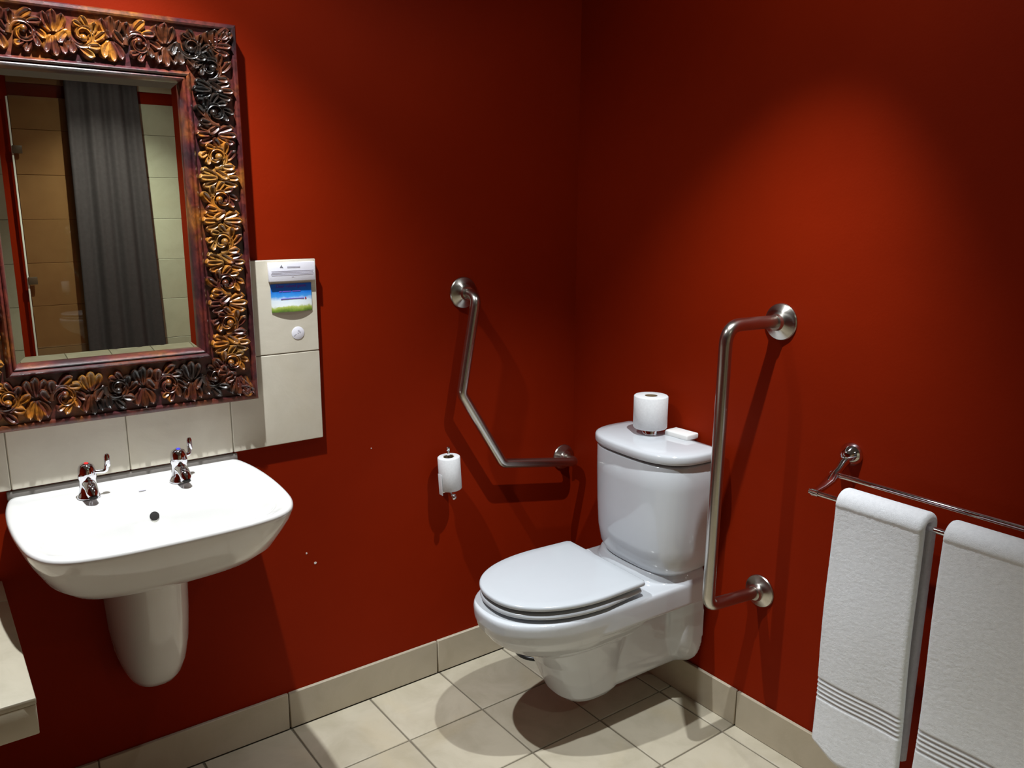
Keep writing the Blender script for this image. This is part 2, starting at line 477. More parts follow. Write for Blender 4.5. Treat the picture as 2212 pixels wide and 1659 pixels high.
def spine(p0, ang, kap0, kap1, ln, n):
    pts = [Vector((p0[0], p0[1]))]; a = ang
    for k in range(n):
        t = (k+.5)/n
        a += (kap0+(kap1-kap0)*t)*ln/n
        pts.append(pts[-1]+Vector((math.cos(a), math.sin(a)))*ln/n)
    return pts
def leaf_mesh(pts, wid, hgt, base, lift, groove=.45):
    """ridged tapering leaf along a 2D spine; returns verts (s,t,h) and faces"""
    n = len(pts); us = (-1, -.8, -.45, -.15, 0, .15, .45, .8, 1); V = []; Fc = []
    for i, p in enumerate(pts):
        t = i/(n-1)
        a = pts[max(i-1, 0)]; b = pts[min(i+1, n-1)]
        d = (b-a).normalized(); nn = Vector((-d.y, d.x))
        wv = wid(t); hv = hgt(t)
        for u in us:
            q = p+nn*(u*wv)
            hh = hv*((1-abs(u)**2.4)-groove*math.exp(-(u/.22)**2)*(1-abs(2*t-1)**3))
            V.append((q.x, q.y, base+hh+lift*t*t*(1-.5*u*u) if abs(u) < 1 else base-.002))
    m = len(us)
    for i in range(n-1):
        for j in range(m-1):
            a = i*m+j; Fc.append((a, a+1, a+1+m, a+m))
    Fc.append(tuple(range(m-1, -1, -1))); Fc.append(tuple((n-1)*m+j for j in range(m)))
    return V, Fc
def carve(railname, length, t0, t1, seedv, flip=1):
    """fill one rail: s runs 0..length along it, t runs t0..t1 from the outer edge inward"""
    rnd = random.Random(seedv); R = RAILS[railname]
    W = t1-t0; tc_ = (t0+t1)/2
    def to3(s, t, h):
        y = -(.0385+h)-Y0
        if railname == 'top': return (-OH+s, y, ZT-ZB-t)
        if railname == 'bottom': return (-OH+s, y, t*.146/.137)
        if railname == 'right': return (OH-t, y, s)
        return (-OH+t, y, s)
    def ok(p):
        return t0-.001 < p.y < t1+.001 and p.x > .018 and p.x < length-.018 and mitre(p)
    def mitre(p):
        return p.x > p.y-.016 and (length-p.x) > p.y-.016
    def put(nm, pts, w_, h_, base, lift, groove=.4):
        # keep inside the field
        Q = [Vector((min(max(p.x, .017), length-.017), min(max(p.y, t0), t1))) for p in pts]
        keep = sum(1 for p in Q if mitre(p))
        if keep < len(Q)*.7: return
        V, Fc = leaf_mesh(Q, w_, h_, base, lift, groove)
        mesh(nm, [to3(*v) for v in V], Fc, M_WOOD, R, True, 70)
    lobe = lambda wm: (lambda t: wm*(.34+.80*math.sin(PI*min(1, .05+.66*t))**.8)*math.sqrt(max(.02, 1-max(0, (t-.70)/.30)**2)))
    m0 = .052                                      # leave the mitred corners to the corner palmettes
    n = max(1, int(round((length-2*m0)/(W*1.10)))); pitch = (length-2*m0)/n
    r0 = W*.30
    for k in range(n):
        sg = flip*(1 if k % 2 == 0 else -1)
        c = Vector((m0+(k+.5)*pitch, tc_-sg*W*.04))
        sp_ = lambda u: (sg*(PI*1.05-2*PI*1.28*u), r0*(1-.76*u))
        at_ = lambda u: c+Vector((math.cos(sp_(u)[0]), math.sin(sp_(u)[0])))*sp_(u)[1]
        # acanthus lobes fanning off the outside of the scroll, each tucked under the next
        L_ = 8
        for i in range(L_):
            u = .01+.62*i/(L_-1)
            ang = sp_(u)[0]; ta = ang-sg*PI/2
            f = 1-.45*u
            ln = W*(.40 if i % 2 == 0 else .33)*f*rnd.uniform(.94, 1.08)
            put('carved_leaf', spine(at_(u)-Vector((math.cos(ta), math.sin(ta)))*.004, ta+sg*rnd.uniform(.62, .80), -sg*4, -sg*24, ln, 13), lobe(W*.135*f),
                lambda t: .0075+.008*math.sin(PI*(.12+.62*t)), .0022*(i % 2), .007, .55)
        # inner lobes between the turns
        for i in range(3):
            u = .10+.22*i
            ang = sp_(u)[0]; ta = ang-sg*PI/2
            put('carved_leaf', spine(at_(u), ta-sg*.75, -sg*8, sg*10, W*.20*(1-.3*u), 9), lobe(W*.075), lambda t: .007+.003*t, .001, .003, .5)
        # the scroll rib itself and the bead in its eye
        put('carved_scroll', [at_(i/33) for i in range(34)], lambda t: .0088*(1-.35*t), lambda t: .012+.005*t, .001, .001, .42)
        lathe('carved_bead', [(0, .0185), (.0035, .0178), (.0068, .0145), (.0085, .0085), (.008, -.003)], to3(at_(1).x, at_(1).y, .001), (0, -1, 0), M_WOOD, R, 14, 80)
        # palmette between this scroll and the next
        xg = m0+(k+1)*pitch
        for q in (-1, 1):
            for j in ((-1, 1, 0) if k < n-1 else (-1, 0)):
                p = Vector((xg+j*.004, tc_+q*.004))
                put('carved_leaf', spine(p, q*(PI/2)-q*j*.62, q*j*6, q*j*26, W*(.47 if j == 0 else .43), 13), lobe(W*(.115 if j == 0 else .125)),
                    lambda t: .008+.008*math.sin(PI*(.1+.65*t)), .003 if j == 0 else 0, .006, .55)
    # leaves running out into the mitred corners
    for (xe, dirx) in ((m0, -1), (length-m0, 1)):
        for i, (dy, an, kk, ln) in enumerate(((0, .0, 5, .42), (-.018, -.45, -9, .62), (.016, .35, 12, .36), (-.030, -.15, 6, .48))):
            base_a = an if dirx > 0 else PI-an
            put('carved_leaf', spine(Vector((xe-dirx*.012, tc_+dy)), base_a, dirx*kk*.4, dirx*kk*1.6, W*ln, 14), lobe(W*.135), lambda t: .009+.007*math.sin(PI*(.1+.65*t)), .002*(i % 2), .006, .55)
carve('top', 2*OH, .0165, .110, 3)
carve('bottom', 2*OH, .0165, .110, 5, -1)
carve('right', ZT-ZB, .0165, .110, 11)
carve('left', ZT-ZB, .0165, .110, 13, -1)

# ------------------------------------------------------------------ notices on the splashback
nb = empty('notice_block', (-1.0025, PY, 1.303))
tag(nb, 'white printed notice block at the top of the tile panel', 'notice')
box('block', (-.0625, -.012, 0), (.0625, -.0005, .049), M_CARD, nb, .0012)
YF = -.0122
def bar(name, x0, x1, z0, z1, mat, parent, y=YF):
    return box(name, (x0, y-.0003, z0), (x1, y+.0002, z1), mat, parent, smooth=False)
rn = random.Random(2)
for i in range(4):                       # the paragraph of tiny print, too small to read
    bar('print_line', -.058+rn.random()*.002, .058-rn.random()*.002, .0150+i*.0036, .0168+i*.0036, M_GREYINK, nb)
bar('print_line', -.003, .003, .0105, .0122, M_GREYINK, nb)
bar('print_line', -.014, .021, .0345, .0385, M_GREYINK, nb)
mesh('bird_emblem', [(-.034, YF-.0003, .0355), (-.029, YF-.0003, .043), (-.027, YF-.0003, .038), (-.024, YF-.0003, .0345), (-.029, YF-.0003, .036)],
     [(0, 1, 2, 3, 4)], M_DKINK, nb, False)

cdv = empty('guest_card', (-1.0045, PY, 1.2215))
tag(cdv, 'small blue sky and grass guest card stuck on the tile panel', 'card')
def bow(x, z): return -.0012-.0058*(1-(x/.0556)**2)*max(0, 1-z/.060)**1.6
V = []; nx, nz_ = 16, 14
for lay in (0, 1):
    for j in range(nz_+1):
        for i in range(nx+1):
            x = -.0556+.1112*i/nx; z = .0742*j/nz_
            V.append((x, bow(x, z)-(0 if lay else .0006), z))
Fc = []; L = (nx+1)*(nz_+1)
for j in range(nz_):
    for i in range(nx):
        a = j*(nx+1)+i
        Fc.append((a, a+1, a+nx+2, a+nx+1)); Fc.append((a+L, a+nx+1+L, a+nx+2+L, a+1+L))
for i in range(nx):
    Fc.append((i, i+L, i+1+L, i+1)); a = nz_*(nx+1)+i; Fc.append((a, a+1, a+1+L, a+L))
for j in range(nz_):
    a = j*(nx+1); Fc.append((a, a+nx+1, a+nx+1+L, a+L)); a += nx; Fc.append((a, a+L, a+nx+1+L, a+nx+1))
mesh('printed_card', V, Fc, M_PRINT, cdv, True, 40)
def lettering(name, txt, size, x, y, z, mat, parent):
    c = bpy.data.curves.new(name, 'FONT'); c.body = txt; c.size = size; c.align_x = 'CENTER'; c.extrude = .0001; c.offset = .00018
    t = bpy.data.objects.new('tmp', c); COL.objects.link(t)
    me = bpy.data.meshes.new_from_object(t.evaluated_get(bpy.context.evaluated_depsgraph_get()))
    bpy.data.objects.remove(t, do_unlink=True)
    for v in me.vertices: v.co = Vector((v.co.x, 0, v.co.y))+Vector((0, -v.co.z, 0))
    o = finish(name, me, mat, parent, False); o.location = (x, y, z)
    return o
lettering('lettering', 'Dear valued guest', .0112, .0, bow(0, .063)-.0008, .0645, M_PURPLE, cdv)
for (x0, x1) in ((-.030, -.0235), (-.0215, -.001), (.002, .0225)):      # a second line, not legible
    bar('print_line', x0*1.12, x1*1.12, .0525, .0553, M_VIOLET, cdv, bow(0, .053)-.0009)
bar('print_line', -.030, .033, .0335, .0355, M_VIOLET, cdv, bow(0, .0335)-.0011)
mesh('red_mark', [(.035, bow(.035, .034)-.0016, .032), (.041, bow(.041, .034)-.0016, .0325), (.0375, bow(.037, .034)-.0016, .038)], [(0, 1, 2)], M_REDINK, cdv, False)

st = lathe('round_sticker', [(0, .0009), (.0165, .0009), (.0175, .0004), (.0175, -.0002)], (0, 0, 0), (0, -1, 0), M_CARD, None, 40)
st.location = (-.9915, PY-.0004, 1.1625)
tag(st, 'round white sticker on the tile panel below the blue card', 'sticker')
for (a, b_, c_, dd) in ((-.009, -.0045, .0025, 38), (.0035, .0045, .0035, 45), (.0, .0, .002, 45)):
    o = box('handwritten_mark', (-.0045, -.0013, -c_/2), (.0045, -.0007, c_/2), M_GREYINK, st, smooth=False)
    o.location = (a, 0, b_); o.rotation_euler = (0, math.radians(dd if a > -.005 else -dd), 0)
    if abs(a) < .001: o.scale = (.5, 1, 1)

# ------------------------------------------------------------------ wash basin
BX = -1.435; BZ = .845
bs = empty('wash_basin', (BX, 0, .32))
tag(bs, 'white china wall basin with half pedestal below the mirror', 'basin')
half = [(0, -.489), (.09, -.487), (.155, -.480), (.205, -.466), (.238, -.441), (.258, -.402), (.269, -.355), (.277, -.27), (.279, -.18), (.275, -.10), (.266, -.04), (.258, -.010)]
outline = half+[(-x, y) for x, y in reversed(half) if x > 0]
def basin_ring(hx, yf, z, yb=-.010, n=120, sup=0.0, zf=None):
    """scaled copy of the rim outline: half-width hx, front yf, back yb"""
    P = [Vector((x, y, 0)) for x, y in outline]
    # dense linear/catmull except the straight back edge
    C = []
    m = len(half)
    right = catmull([Vector((x, y, 0)) for x, y in half], 60, False)
    left = [Vector((-p.x, p.y, 0)) for p in reversed(right)][:-1]
    back = [right[-1].lerp(Vector((-right[-1].x, right[-1].y, 0)), k/14) for k in range(1, 14)]
    Q = right+back+left
    Q = resample_len(Q, n)
    out = []
    for q in Q:
        sx = q.x/.279*hx
        v = (q.y+.010)/(-.489+.010)
        if sup:
            e = sup
            ang = math.atan2(v-.5, q.x/.279*.5)
            ux = math.cos(ang); uy = math.sin(ang)
            ex = .5*math.copysign(abs(ux)**.8, ux); ey = .5*math.copysign(abs(uy)**.8, uy)+.5
            sx = (1-e)*sx+e*ex*2*hx; v = (1-e)*v+e*ey
        y = yb+v*(yf-yb)
        out.append((sx, y, (z if zf is None else z+(zf-z)*v)-.32))
    return out
R_ = []
for hx, yf, z, yb, sp in ((.085, -.235, .664, -.010, .6), (.13, -.29, .672, -.010, .6), (.175, -.35, .690, -.010, .5), (.213, -.402, .715, -.010, .35),
                          (.240, -.438, .745, -.010, .2), (.260, -.463, .785, -.010, .1), (.272, -.480, .815, -.010, .0), (.2775, -.487, .832, -.010, 0),
                          (.279, -.489, .838, -.010, 0), (.2775, -.4875, .8425, -.011, 0), (.274, -.484, .8450, -.014, 0), (.269, -.479, .8455, -.018, 0),
                          (.262, -.472, .8440, -.024, 0), (.256, -.466, .8415, -.05, 0.05)):
    R_.append(basin_ring(hx, yf, z, yb, sup=sp))
# transition to the bowl opening
for hx, yf, z, yb, sp in ((.245, -.462, .840, -.15, .35), (.238, -.460, .8385, -.19, .75), (.230, -.457, .834, -.208, .95), (.222, -.452, .824, -.220, 1),
                          (.208, -.443, .800, -.232, 1), (.188, -.430, .770, -.245, 1), (.150, -.408, .738, -.265, 1), (.100, -.375, .722, -.290, 1), (.05, -.345, .716, -.310, 1), (.022, -.335, .714, -.322, 1)):
    R_.append(basin_ring(hx, yf, z, yb, sup=sp))
rings('bowl', R_, M_BASIN, bs, True, True, True, 55)
# half pedestal shroud
def ped(hx, yf, z, n=48):
    out = []
    for k in range(n):
        a = 2*PI*k/n
        x = hx*math.copysign(abs(math.cos(a))**.8, math.cos(a)); s = math.sin(a)
        y = -.006+(yf+.006)*(.5-.5*s) if False else (-.004 if s > .0 else -.004+(yf+.004)*abs(s)**.75)
        out.append((x if s <= 0 else x, y, z-.32))
    return out
PR = [ped(.030, -.060, .316), ped(.046, -.095, .322), ped(.058, -.125, .336), ped(.068, -.152, .360), ped(.078, -.180, .40), ped(.085, -.205, .46), ped(.089, -.222, .54), ped(.090, -.235, .62), ped(.094, -.25, .69)]
rings('half_pedestal', PR, M_BASIN, bs, True, True, True, 60)
lathe('overflow_dark_disc', [(0, .0012), (.0080, .0012), (.0100, .0004), (.0100, -.003)], (0.0, -.2285, .812-.32), (0, -.88, .48), M_DARK, bs, 24)  # overflow is a solid disc, the shade inside it painted as dark colour
lathe('drain', [(0, .004), (.012, .004), (.020, .003), (.023, 0), (.023, -.004)], (0, -.330, .714-.32), (0, 0, 1), M_CHROME, bs, 28)
box('sealant_bead', (-.262, -.012, .838-.32), (.262, -.0005, .8585-.32), M_SEAL, bs, .003)
box('maker_mark', (-.008, -.128, .8421-.32), (.008, -.124, .8436-.32), M_GREYINK, bs, smooth=False)

def tap(x, y, lever_ang, mark, label, tone):
    t = empty('basin_tap', (x, y, BZ-.003))
    tag(t, label, 'tap', 'chrome pillar taps on the basin')
    lathe('tap_body', [(.0245, 0), (.0250, .003), (.0225, .006), (.0195, .016), (.0180, .030), (.0175, .042), (.0195, .048), (.0200, .056), (.0185, .068), (.0150, .076), (.008, .0805), (0, .0815)],
          (0, 0, 0), (0, 0, 1), M_CHROME, t, 32, 50)
    tube('spout', [(0, -.008, .032), (0, -.022, .034), (0, -.036, .033), (0, -.048, .028), (0, -.055, .022), (0, -.058, .017)], [.0145, .0140, .0135, .0132, .0128, .0105], M_CHROME, t, 22)
    lathe('aerator', [(0, 0), (.0085, 0), (.0090, .003), (.0080, .006)], (0, -.0585, .013), (0, 0.15, 1), M_DARK, t, 18)
    ca, sa = math.cos(lever_ang), math.sin(lever_ang)
    L = .040
    lv = tube('lever', fillet([(ca*.012, sa*.012, .058), (ca*L, sa*L, .056), (ca*(L+.004), sa*(L+.004), .088)], .008, 6), .0052, M_CHROME, t, 14)
    lathe('lever_tip', [(0, .010), (.0045, .008), (.0066, .003), (.0066, -.018), (.005, -.022)], (ca*(L+.004), sa*(L+.004), .088), (0, 0, 1), M_CHROME, t, 16)
    lathe('colour_marker', [(0, .0012), (.0045, .0010), (.005, 0)], (0, -.004, .0810), (0, -.2, 1), mark, t, 16)
    return t
tap(-1.543, -.098, math.radians(-8), M_HOTDOT, 'left chrome basin tap with its lever swung out sideways', 0)
tap(-1.343, -.102, math.radians(38), M_COLDDOT, 'right chrome basin tap with blue marker and lever turned back', 0)

# ------------------------------------------------------------------ stone ledge at the left edge
lg = empty('stone_ledge', (-2.2, 0, .59))
tag(lg, 'beige stone tiled ledge beside the basin at the lower left', 'ledge')
box('ledge_core', (-.49, -.562, -.012), (.463, -.001, .046), M_GROUT, lg, .002)
for (a, b_) in ((-.49, -.278), (-.278, -.030), (-.030, .222), (.222, .474)):
    for (c_, d_) in ((-.574, -.122), (-.122, -.001)):
        box('ledge_tile', (a, c_, .047), (b_-.002, d_-.002, .060), M_FLOOR, lg, .0025)
    box('ledge_edge_tile', (a, -.572, -.012), (b_-.003, -.5625, .0465), M_FLOOR, lg, .002)
box('ledge_end_tile', (.4635, -.560, -.012), (.472, -.002, .0465), M_FLOOR, lg, .002)

# ------------------------------------------------------------------ grab bars
def flange(name, org, axis, r, parent):
    lathe(name, [(r, 0), (r, .003), (r*.96, .006), (r*.55, .016), (.022, .020), (.0195, .030), (.018, .030), (0, .030)], org, axis, M_STEEL, parent, 40, 30)
gb = empty('angled_grab_bar', (-.25, 0, .64))
tag(gb, 'bent stainless steel grab bar on the wall left of the toilet', 'grab bar', 'stainless grab bars')
def rel(p, o): return (p[0]-o.location.x, p[1]-o.location.y, p[2]-o.location.z)
yb_ = -.076
pts = [(-.4545, -.004, 1.238), (-.4545, yb_, 1.236), (-.511, yb_, .943), (-.358, yb_, .695), (-.046, yb_, .6415), (-.046, -.004, .6415)]
tube('bar', [rel(p, gb) for p in fillet(pts, [.042, .03, .03, .042], 10)], .0155, M_STEEL, gb, 24)
flange('flange', rel((-.4545, -.0005, 1.238), gb), (0, -1, 0), .048, gb)
flange('flange', rel((-.046, -.0005, .6415), gb), (0, -1, 0), .044, gb)
gb2 = empty('upright_grab_bar', (0, -.815, .447))
tag(gb2, 'upright stainless steel grab bar between the toilet and the towel rail', 'grab bar', 'stainless grab bars')
xb = -.212
pts = [(-.004, -.817, 1.208), (xb, -.813, 1.212), (xb, -.806, .462), (-.004, -.813, .447)]
tube('bar', [rel(p, gb2) for p in fillet(pts, [.050, .035], 10)], .0165, M_STEEL, gb2, 24)
flange('flange', rel((-.0005, -.818, 1.206), gb2), (-1, 0, 0), .0485, gb2)
flange('flange', rel((-.0005, -.813, .447), gb2), (-1, 0, 0), .0465, gb2)

# ------------------------------------------------------------------ toilet
YC = -.466
tl = empty('toilet', (0, YC, .085), math.radians(-2.0))
tag(tl, 'white wall hung china toilet with cistern and closed lid', 'toilet')
TZ = .085
def dring(xf, xb_, hw, z, n=72, e=2.3, xs=None, hwb=None):
    """D outline: straight back at xb_, curved front to xf; xs = where the curve starts"""
    xs = xs if xs is not None else xf+.28; hwb = hwb or hw
    P = []
    for k in range(49):
        t = -PI/2+PI*k/48
        c, s = math.cos(t), math.sin(t)
        P.append(Vector((xs-(xs-xf)*abs(c)**(2/e), hw*math.copysign(abs(s)**(2/e), s), 0)))
    P += [Vector((xb_, hwb, 0)), Vector((xb_, -hwb, 0))]
    Q = resample_len(P, n)
    return [(q.x, q.y, z-TZ) for q in Q]
def ering(cx, a, hw, z, n=72, e=2.2):
    out = []
    for k in range(n):
        t = 2*PI*k/n; c, s = math.cos(t), math.sin(t)
        out.append((cx+a*math.copysign(abs(c)**(2/e), c), hw*math.copysign(abs(s)**(2/e), s), z-TZ))
    return out
XB = -.018
parts = []
# rim and belly as one bowl
parts.append(ringpart([dring(-.490, -.33, .060, .264, xs=-.40, e=2), dring(-.540, -.30, .092, .274, xs=-.40, e=2), dring(-.588, -.28, .122, .292, xs=-.40, e=2.05), dring(-.626, -.26, .147, .315, xs=-.40, e=2.1),
                       dring(-.657, -.25, .165, .343, xs=-.40, e=2.2), dring(-.678, -.24, .176, .370, xs=-.40), dring(-.686, -.24, .181, .395, xs=-.40), dring(-.688, -.24, .182, .420, xs=-.40), dring(-.684, -.24, .178, .430, xs=-.40)]))
# flat deck running back to the wall
parts.append(ringpart([dring(-.52, XB, .172, .355, xs=-.36), dring(-.54, XB, .181, .362, xs=-.36), dring(-.54, XB, .1825, .395, xs=-.36), dring(-.54, XB, .1825, .422, xs=-.36), dring(-.535, XB, .178, .430, xs=-.36)]))
# trap column
parts.append(ringpart([ering(-.330, .060, .048, .085, e=2.6), ering(-.332, .088, .072, .091, e=2.6), ering(-.338, .110, .090, .114, e=2.6), ering(-.346, .126, .102, .165, e=2.5), ering(-.356, .142, .111, .225, e=2.4), ering(-.368, .168, .124, .28, e=2.3), ering(-.385, .20, .138, .34)]))
# spine back to the wall
def yzring(x, hw, z0, z1, n=48, e=4):
    out = []
    for k in range(n):
        t = 2*PI*k/n; c, s = math.cos(t), math.sin(t)
        out.append((x, hw*math.copysign(abs(c)**(2/e), c), (z0+z1)/2+(z1-z0)/2*math.copysign(abs(s)**(2/e), s)-TZ))
    return out
parts.append(ringpart([yzring(-.36, .086, .090, .40, e=3.4), yzring(-.25, .104, .092, .40, e=3.4), yzring(-.15, .114, .100, .40, e=3.4), yzring(-.09, .122, .106, .40, e=3.4), yzring(XB, .135, .112, .42, e=3.4)]))
# rear mounting block
parts.append(ringpart([yzring(-.110, .130, .165, .42, e=2.6), yzring(-.085, .156, .135, .435, e=2.7), yzring(-.055, .170, .118, .45, e=2.8), yzring(XB, .178, .108, .455, e=2.9)]))
# raised shelf below the cistern
parts.append(ringpart([dring(-.212, XB, .178, .41, xs=-.06, e=2.6), dring(-.206, XB, .172, .442, xs=-.06, e=2.6), dring(-.198, XB, .166, .457, xs=-.06, e=2.6), dring(-.196, XB, .164, .459, xs=-.06, e=2.6)]))
merged('pan', parts, M_CHINA, tl, .0031, 14, .5)
# seat ring and lid
def slab(name, outl, z0, z1, rb, mat, dome=0.0):
    rs = []
    cx = -.45
    def inset(d): 
        return [((p[0]-cx)*(1-d/.2)+cx, p[1]*(1-d/.18)) for p in outl]
    for d, z in ((rb, z0), (rb*.3, z0+rb*.3), (0, z0+rb), (0, z1-rb), (rb*.3, z1-rb*.3), (rb, z1), (.03, z1+dome*.3), (.10, z1+dome)):
        rs.append([(x, y, z-TZ) for x, y in inset(d)])
    return rings(name, rs, mat, tl, True, True, True, 50)
lid_out = [(p[0], p[1]) for p in dring(-.668, -.258, .181, 0, 90, 2.25, xs=-.40, hwb=.174)]
seat_out = [(p[0], p[1]) for p in dring(-.666, -.262, .180, 0, 90, 2.25, xs=-.40, hwb=.165)]
ld_ = slab('seat_lid', lid_out, .4650, .4795, .005, M_SEAT, .002)
sr = slab('seat_ring', seat_out, .4405, .4545, .0055, M_SEAT)
for s in (-1, 1):
    for (z, nm) in ((.4515, 'buffer'),):
        box('hinge_buffer', (-.30, s*.12-.012, .4525-TZ), (-.275, s*.12+.012, .4645-TZ), M_SEAT, tl, .002)
    lathe('hinge_post', [(.012, -.012), (.012, .008), (.009, .012), (0, .012)], (-.246, s*.075, .440-TZ), (0, 0, 1), M_CHROME, tl, 20)
# cistern
def tank(xf, hw, z, xs=-.075, e=2.9, xb_=XB, n=96):
    return dring(xf, xb_, hw, z, n, e, xs, hw*.985)
TR = []
for xf, hw, z in ((-.165, .138, .452), (-.184, .150, .456), (-.193, .158, .466), (-.204, .170, .49), (-.212, .179, .54), (-.217, .183, .62), (-.220, .186, .72), (-.220, .187, .789), (-.217, .185, .7925)):
    TR.append(tank(xf, hw, z))
ct = rings('cistern', TR, M_CHINA, tl, True, True, True, 60)
ct.location = (0, -.016, 0)
LR = []
for xf, hw, z, xb2 in ((-.188, .160, .790, XB), (-.190, .162, .8005, XB), (-.214, .184, .8005, XB), (-.2240, .1930, .8025, XB), (-.2265, .1955, .808, XB+.002), (-.2265, .1955, .822, XB+.002), (-.2240, .1935, .827, XB), (-.218, .188, .8300, XB-.004), (-.19, .16, .8335, XB-.02), (-.14, .10, .8350, -.05)):
    LR.append(tank(xf, hw, z, xb_=xb2))
cl = rings('cistern_lid', LR, M_CHINA, tl, True, True, True, 60)
cl.location = (0, -.017, 0)
BTN = (-.088, .012)
fb = lathe('flush_button', [(.024, -.004), (.024, .014), (.022, .0175), (.0215, .0165), (.0205, .0175), (0, .0180)], (BTN[0], BTN[1], .8345-TZ), (0, 0, 1), M_CHROME, tl, 36)

# roll standing on the flush button
def paper_roll(name, R, r, h, loc, tilt=(0, 0, 0)):
    o = empty(name, loc); o.rotation_euler = tilt
    lathe('tissue', [(r, 0), (R-.002, 0), (R, .002), (R, h-.002), (R-.002, h), (r, h), (r, 0)], (0, 0, 0), (0, 0, 1), M_PAPER, o, 56, 50)
    lathe('cardboard_core', [(r-.0012, .001), (r, .001), (r, h-.001), (r-.0012, h-.001), (r-.0012, .001)], (0, 0, 0), (0, 0, 1), M_CORE, o, 32, 50)
    return o
pr_ = paper_roll('toilet_roll', .0505, .019, .097, (-.083, -.446, .8530))
tag(pr_, 'full white toilet roll standing on top of the cistern', 'toilet roll')
sp = box('soap_bar', (-.026, -.043, 0), (.026, .043, .017), M_SOAP, None, .004, 3)
sp.location = (-.034, -.527, .8335); sp.rotation_euler = (0, 0, math.radians(2))
tag(sp, 'small white wrapped soap bar lying on the cistern lid', 'soap')

# black bin glimpsed under the bowl
bn = empty('waste_bin', (-.225, -.088, 0))
tag(bn, 'black round bin on the floor hidden behind the toilet bowl', 'bin')
lathe('bin_body', [(0, .001), (.066, .001), (.070, .004), (.074, .20), (.077, .203), (.077, .208), (.072, .208), (.068, .02), (0, .02)], (0, 0, 0), (0, 0, 1), M_BLACK, bn, 40)
lathe('bin_base_ring', [(.071, .0), (.0735, .0), (.0735, .010), (.071, .012), (.071, 0)], (0, 0, 0), (0, 0, 1), M_BLACK, bn, 40)

# ------------------------------------------------------------------ roll holder on the left wall
hd = empty('roll_holder', (-.548, 0, .632))
tag(hd, 'chrome wall holder carrying the spare upright toilet roll', 'roll holder')
lathe('wall_rosette', [(.020, 0), (.020, .004), (.014, .009), (.008, .012), (0, .012)], (.018, -.0005, -.002), (0, -1, 0), M_CHROME, hd, 28)
tube('arm', [(.018, -.008, -.002), (.012, -.03, -.006), (.002, -.062, -.006), (-.004, -.086, -.004)], .0062, M_CHROME, hd, 14)
lathe('end_ball', [(0, -.011), (.005, -.0095), (.0095, -.004), (.0095, .004), (.005, .0095), (0, .011)], (-.006, -.092, -.004), (-.1, -1, 0.1), M_CHROME, hd, 22, 80)
tube('pin', [(.003, -.060, -.008), (-.004, -.060, .139)], .0045, M_CHROME, hd, 14)
lathe('pin_knob', [(.0045, -.006), (.0065, -.002), (.0062, .003), (.003, .006), (0, .0065)], (-.0042, -.060, .142), (-.05, 0, 1), M_CHROME, hd, 18)
r2o = paper_roll('toilet_roll', .0345, .0170, .104, (-.5455, -.062, .645), (0, math.radians(-3.4), 0))
tag(r2o, 'half used toilet roll upright on the wall holder by the bent grab bar', 'toilet roll')
fp = [(-.0335, -.010, .0), (-.0340, -.004, .0)]
box('loose_sheet', (-.0362, -.010, -.012), (-.0352, .010, .055), M_PAPER, r2o, .0004)

# ------------------------------------------------------------------ towel rail
tr = empty('towel_rail', (0, -1.35, .834))
tag(tr, 'chrome double towel rail on the red wall at the right', 'towel rail')
def rl(p): return (p[0], p[1]+1.35, p[2]-.834)
XA, ZA = -.064, .8645
XF, ZF = -.140, .834
YS, YE = -1.047, -1.70
tube('back_rail', [rl((XA, YS+.012, ZA)), rl((XA, YE-.012, ZA))], .0068, M_CHROME, tr, 18)
tube('front_rail', [rl((XF, YS+.016, ZF)), rl((XF, YE-.016, ZF))], .0068, M_CHROME, tr, 18)
for yy in (YS, YE):
    bk = lathe('wall_rosette', [(.0300, 0), (.0300, .004), (.0270, .010), (.0215, .018), (.0150, .026), (.0095, .031), (0, .033)], rl((-.0005, yy, .9045)), (-1, 0, 0), M_CHROME, tr, 36, 60)
    arm_pts = [(-.020, yy, .894), (-.036, yy, .886), (-.050, yy, .874), (XA, yy, ZA), (-.085, yy, .853), (-.112, yy, .843), (XF, yy, ZF)]
    rs = []
    AP = [Vector(rl(p)) for p in arm_pts]
    wd = [.012, .010, .009, .010, .014, .011, .008]; th = [.012, .010, .0085, .0105, .0065, .0060, .0095]
    for i, p in enumerate(AP):
        a = AP[max(0, i-1)]; b_ = AP[min(len(AP)-1, i+1)]
        d = (b_-a).normalized(); sd = Vector((0, 1, 0)); nn = d.cross(sd).normalized()
        rs.append([p+sd*(wd[i]*math.copysign(abs(math.cos(2*PI*k/16))**.6, math.cos(2*PI*k/16)))+nn*(th[i]*math.copysign(abs(math.sin(2*PI*k/16))**.6, math.sin(2*PI*k/16))) for k in range(16)])
    rings('bracket_arm', rs, M_CHROME, tr, True, True, True, 50)
    for (x, z) in ((XA, ZA), (XF, ZF)):
        tube('rail_socket', [rl((x, yy+.009, z)), rl((x, yy-.009, z))], .0092, M_CHROME, tr, 20)

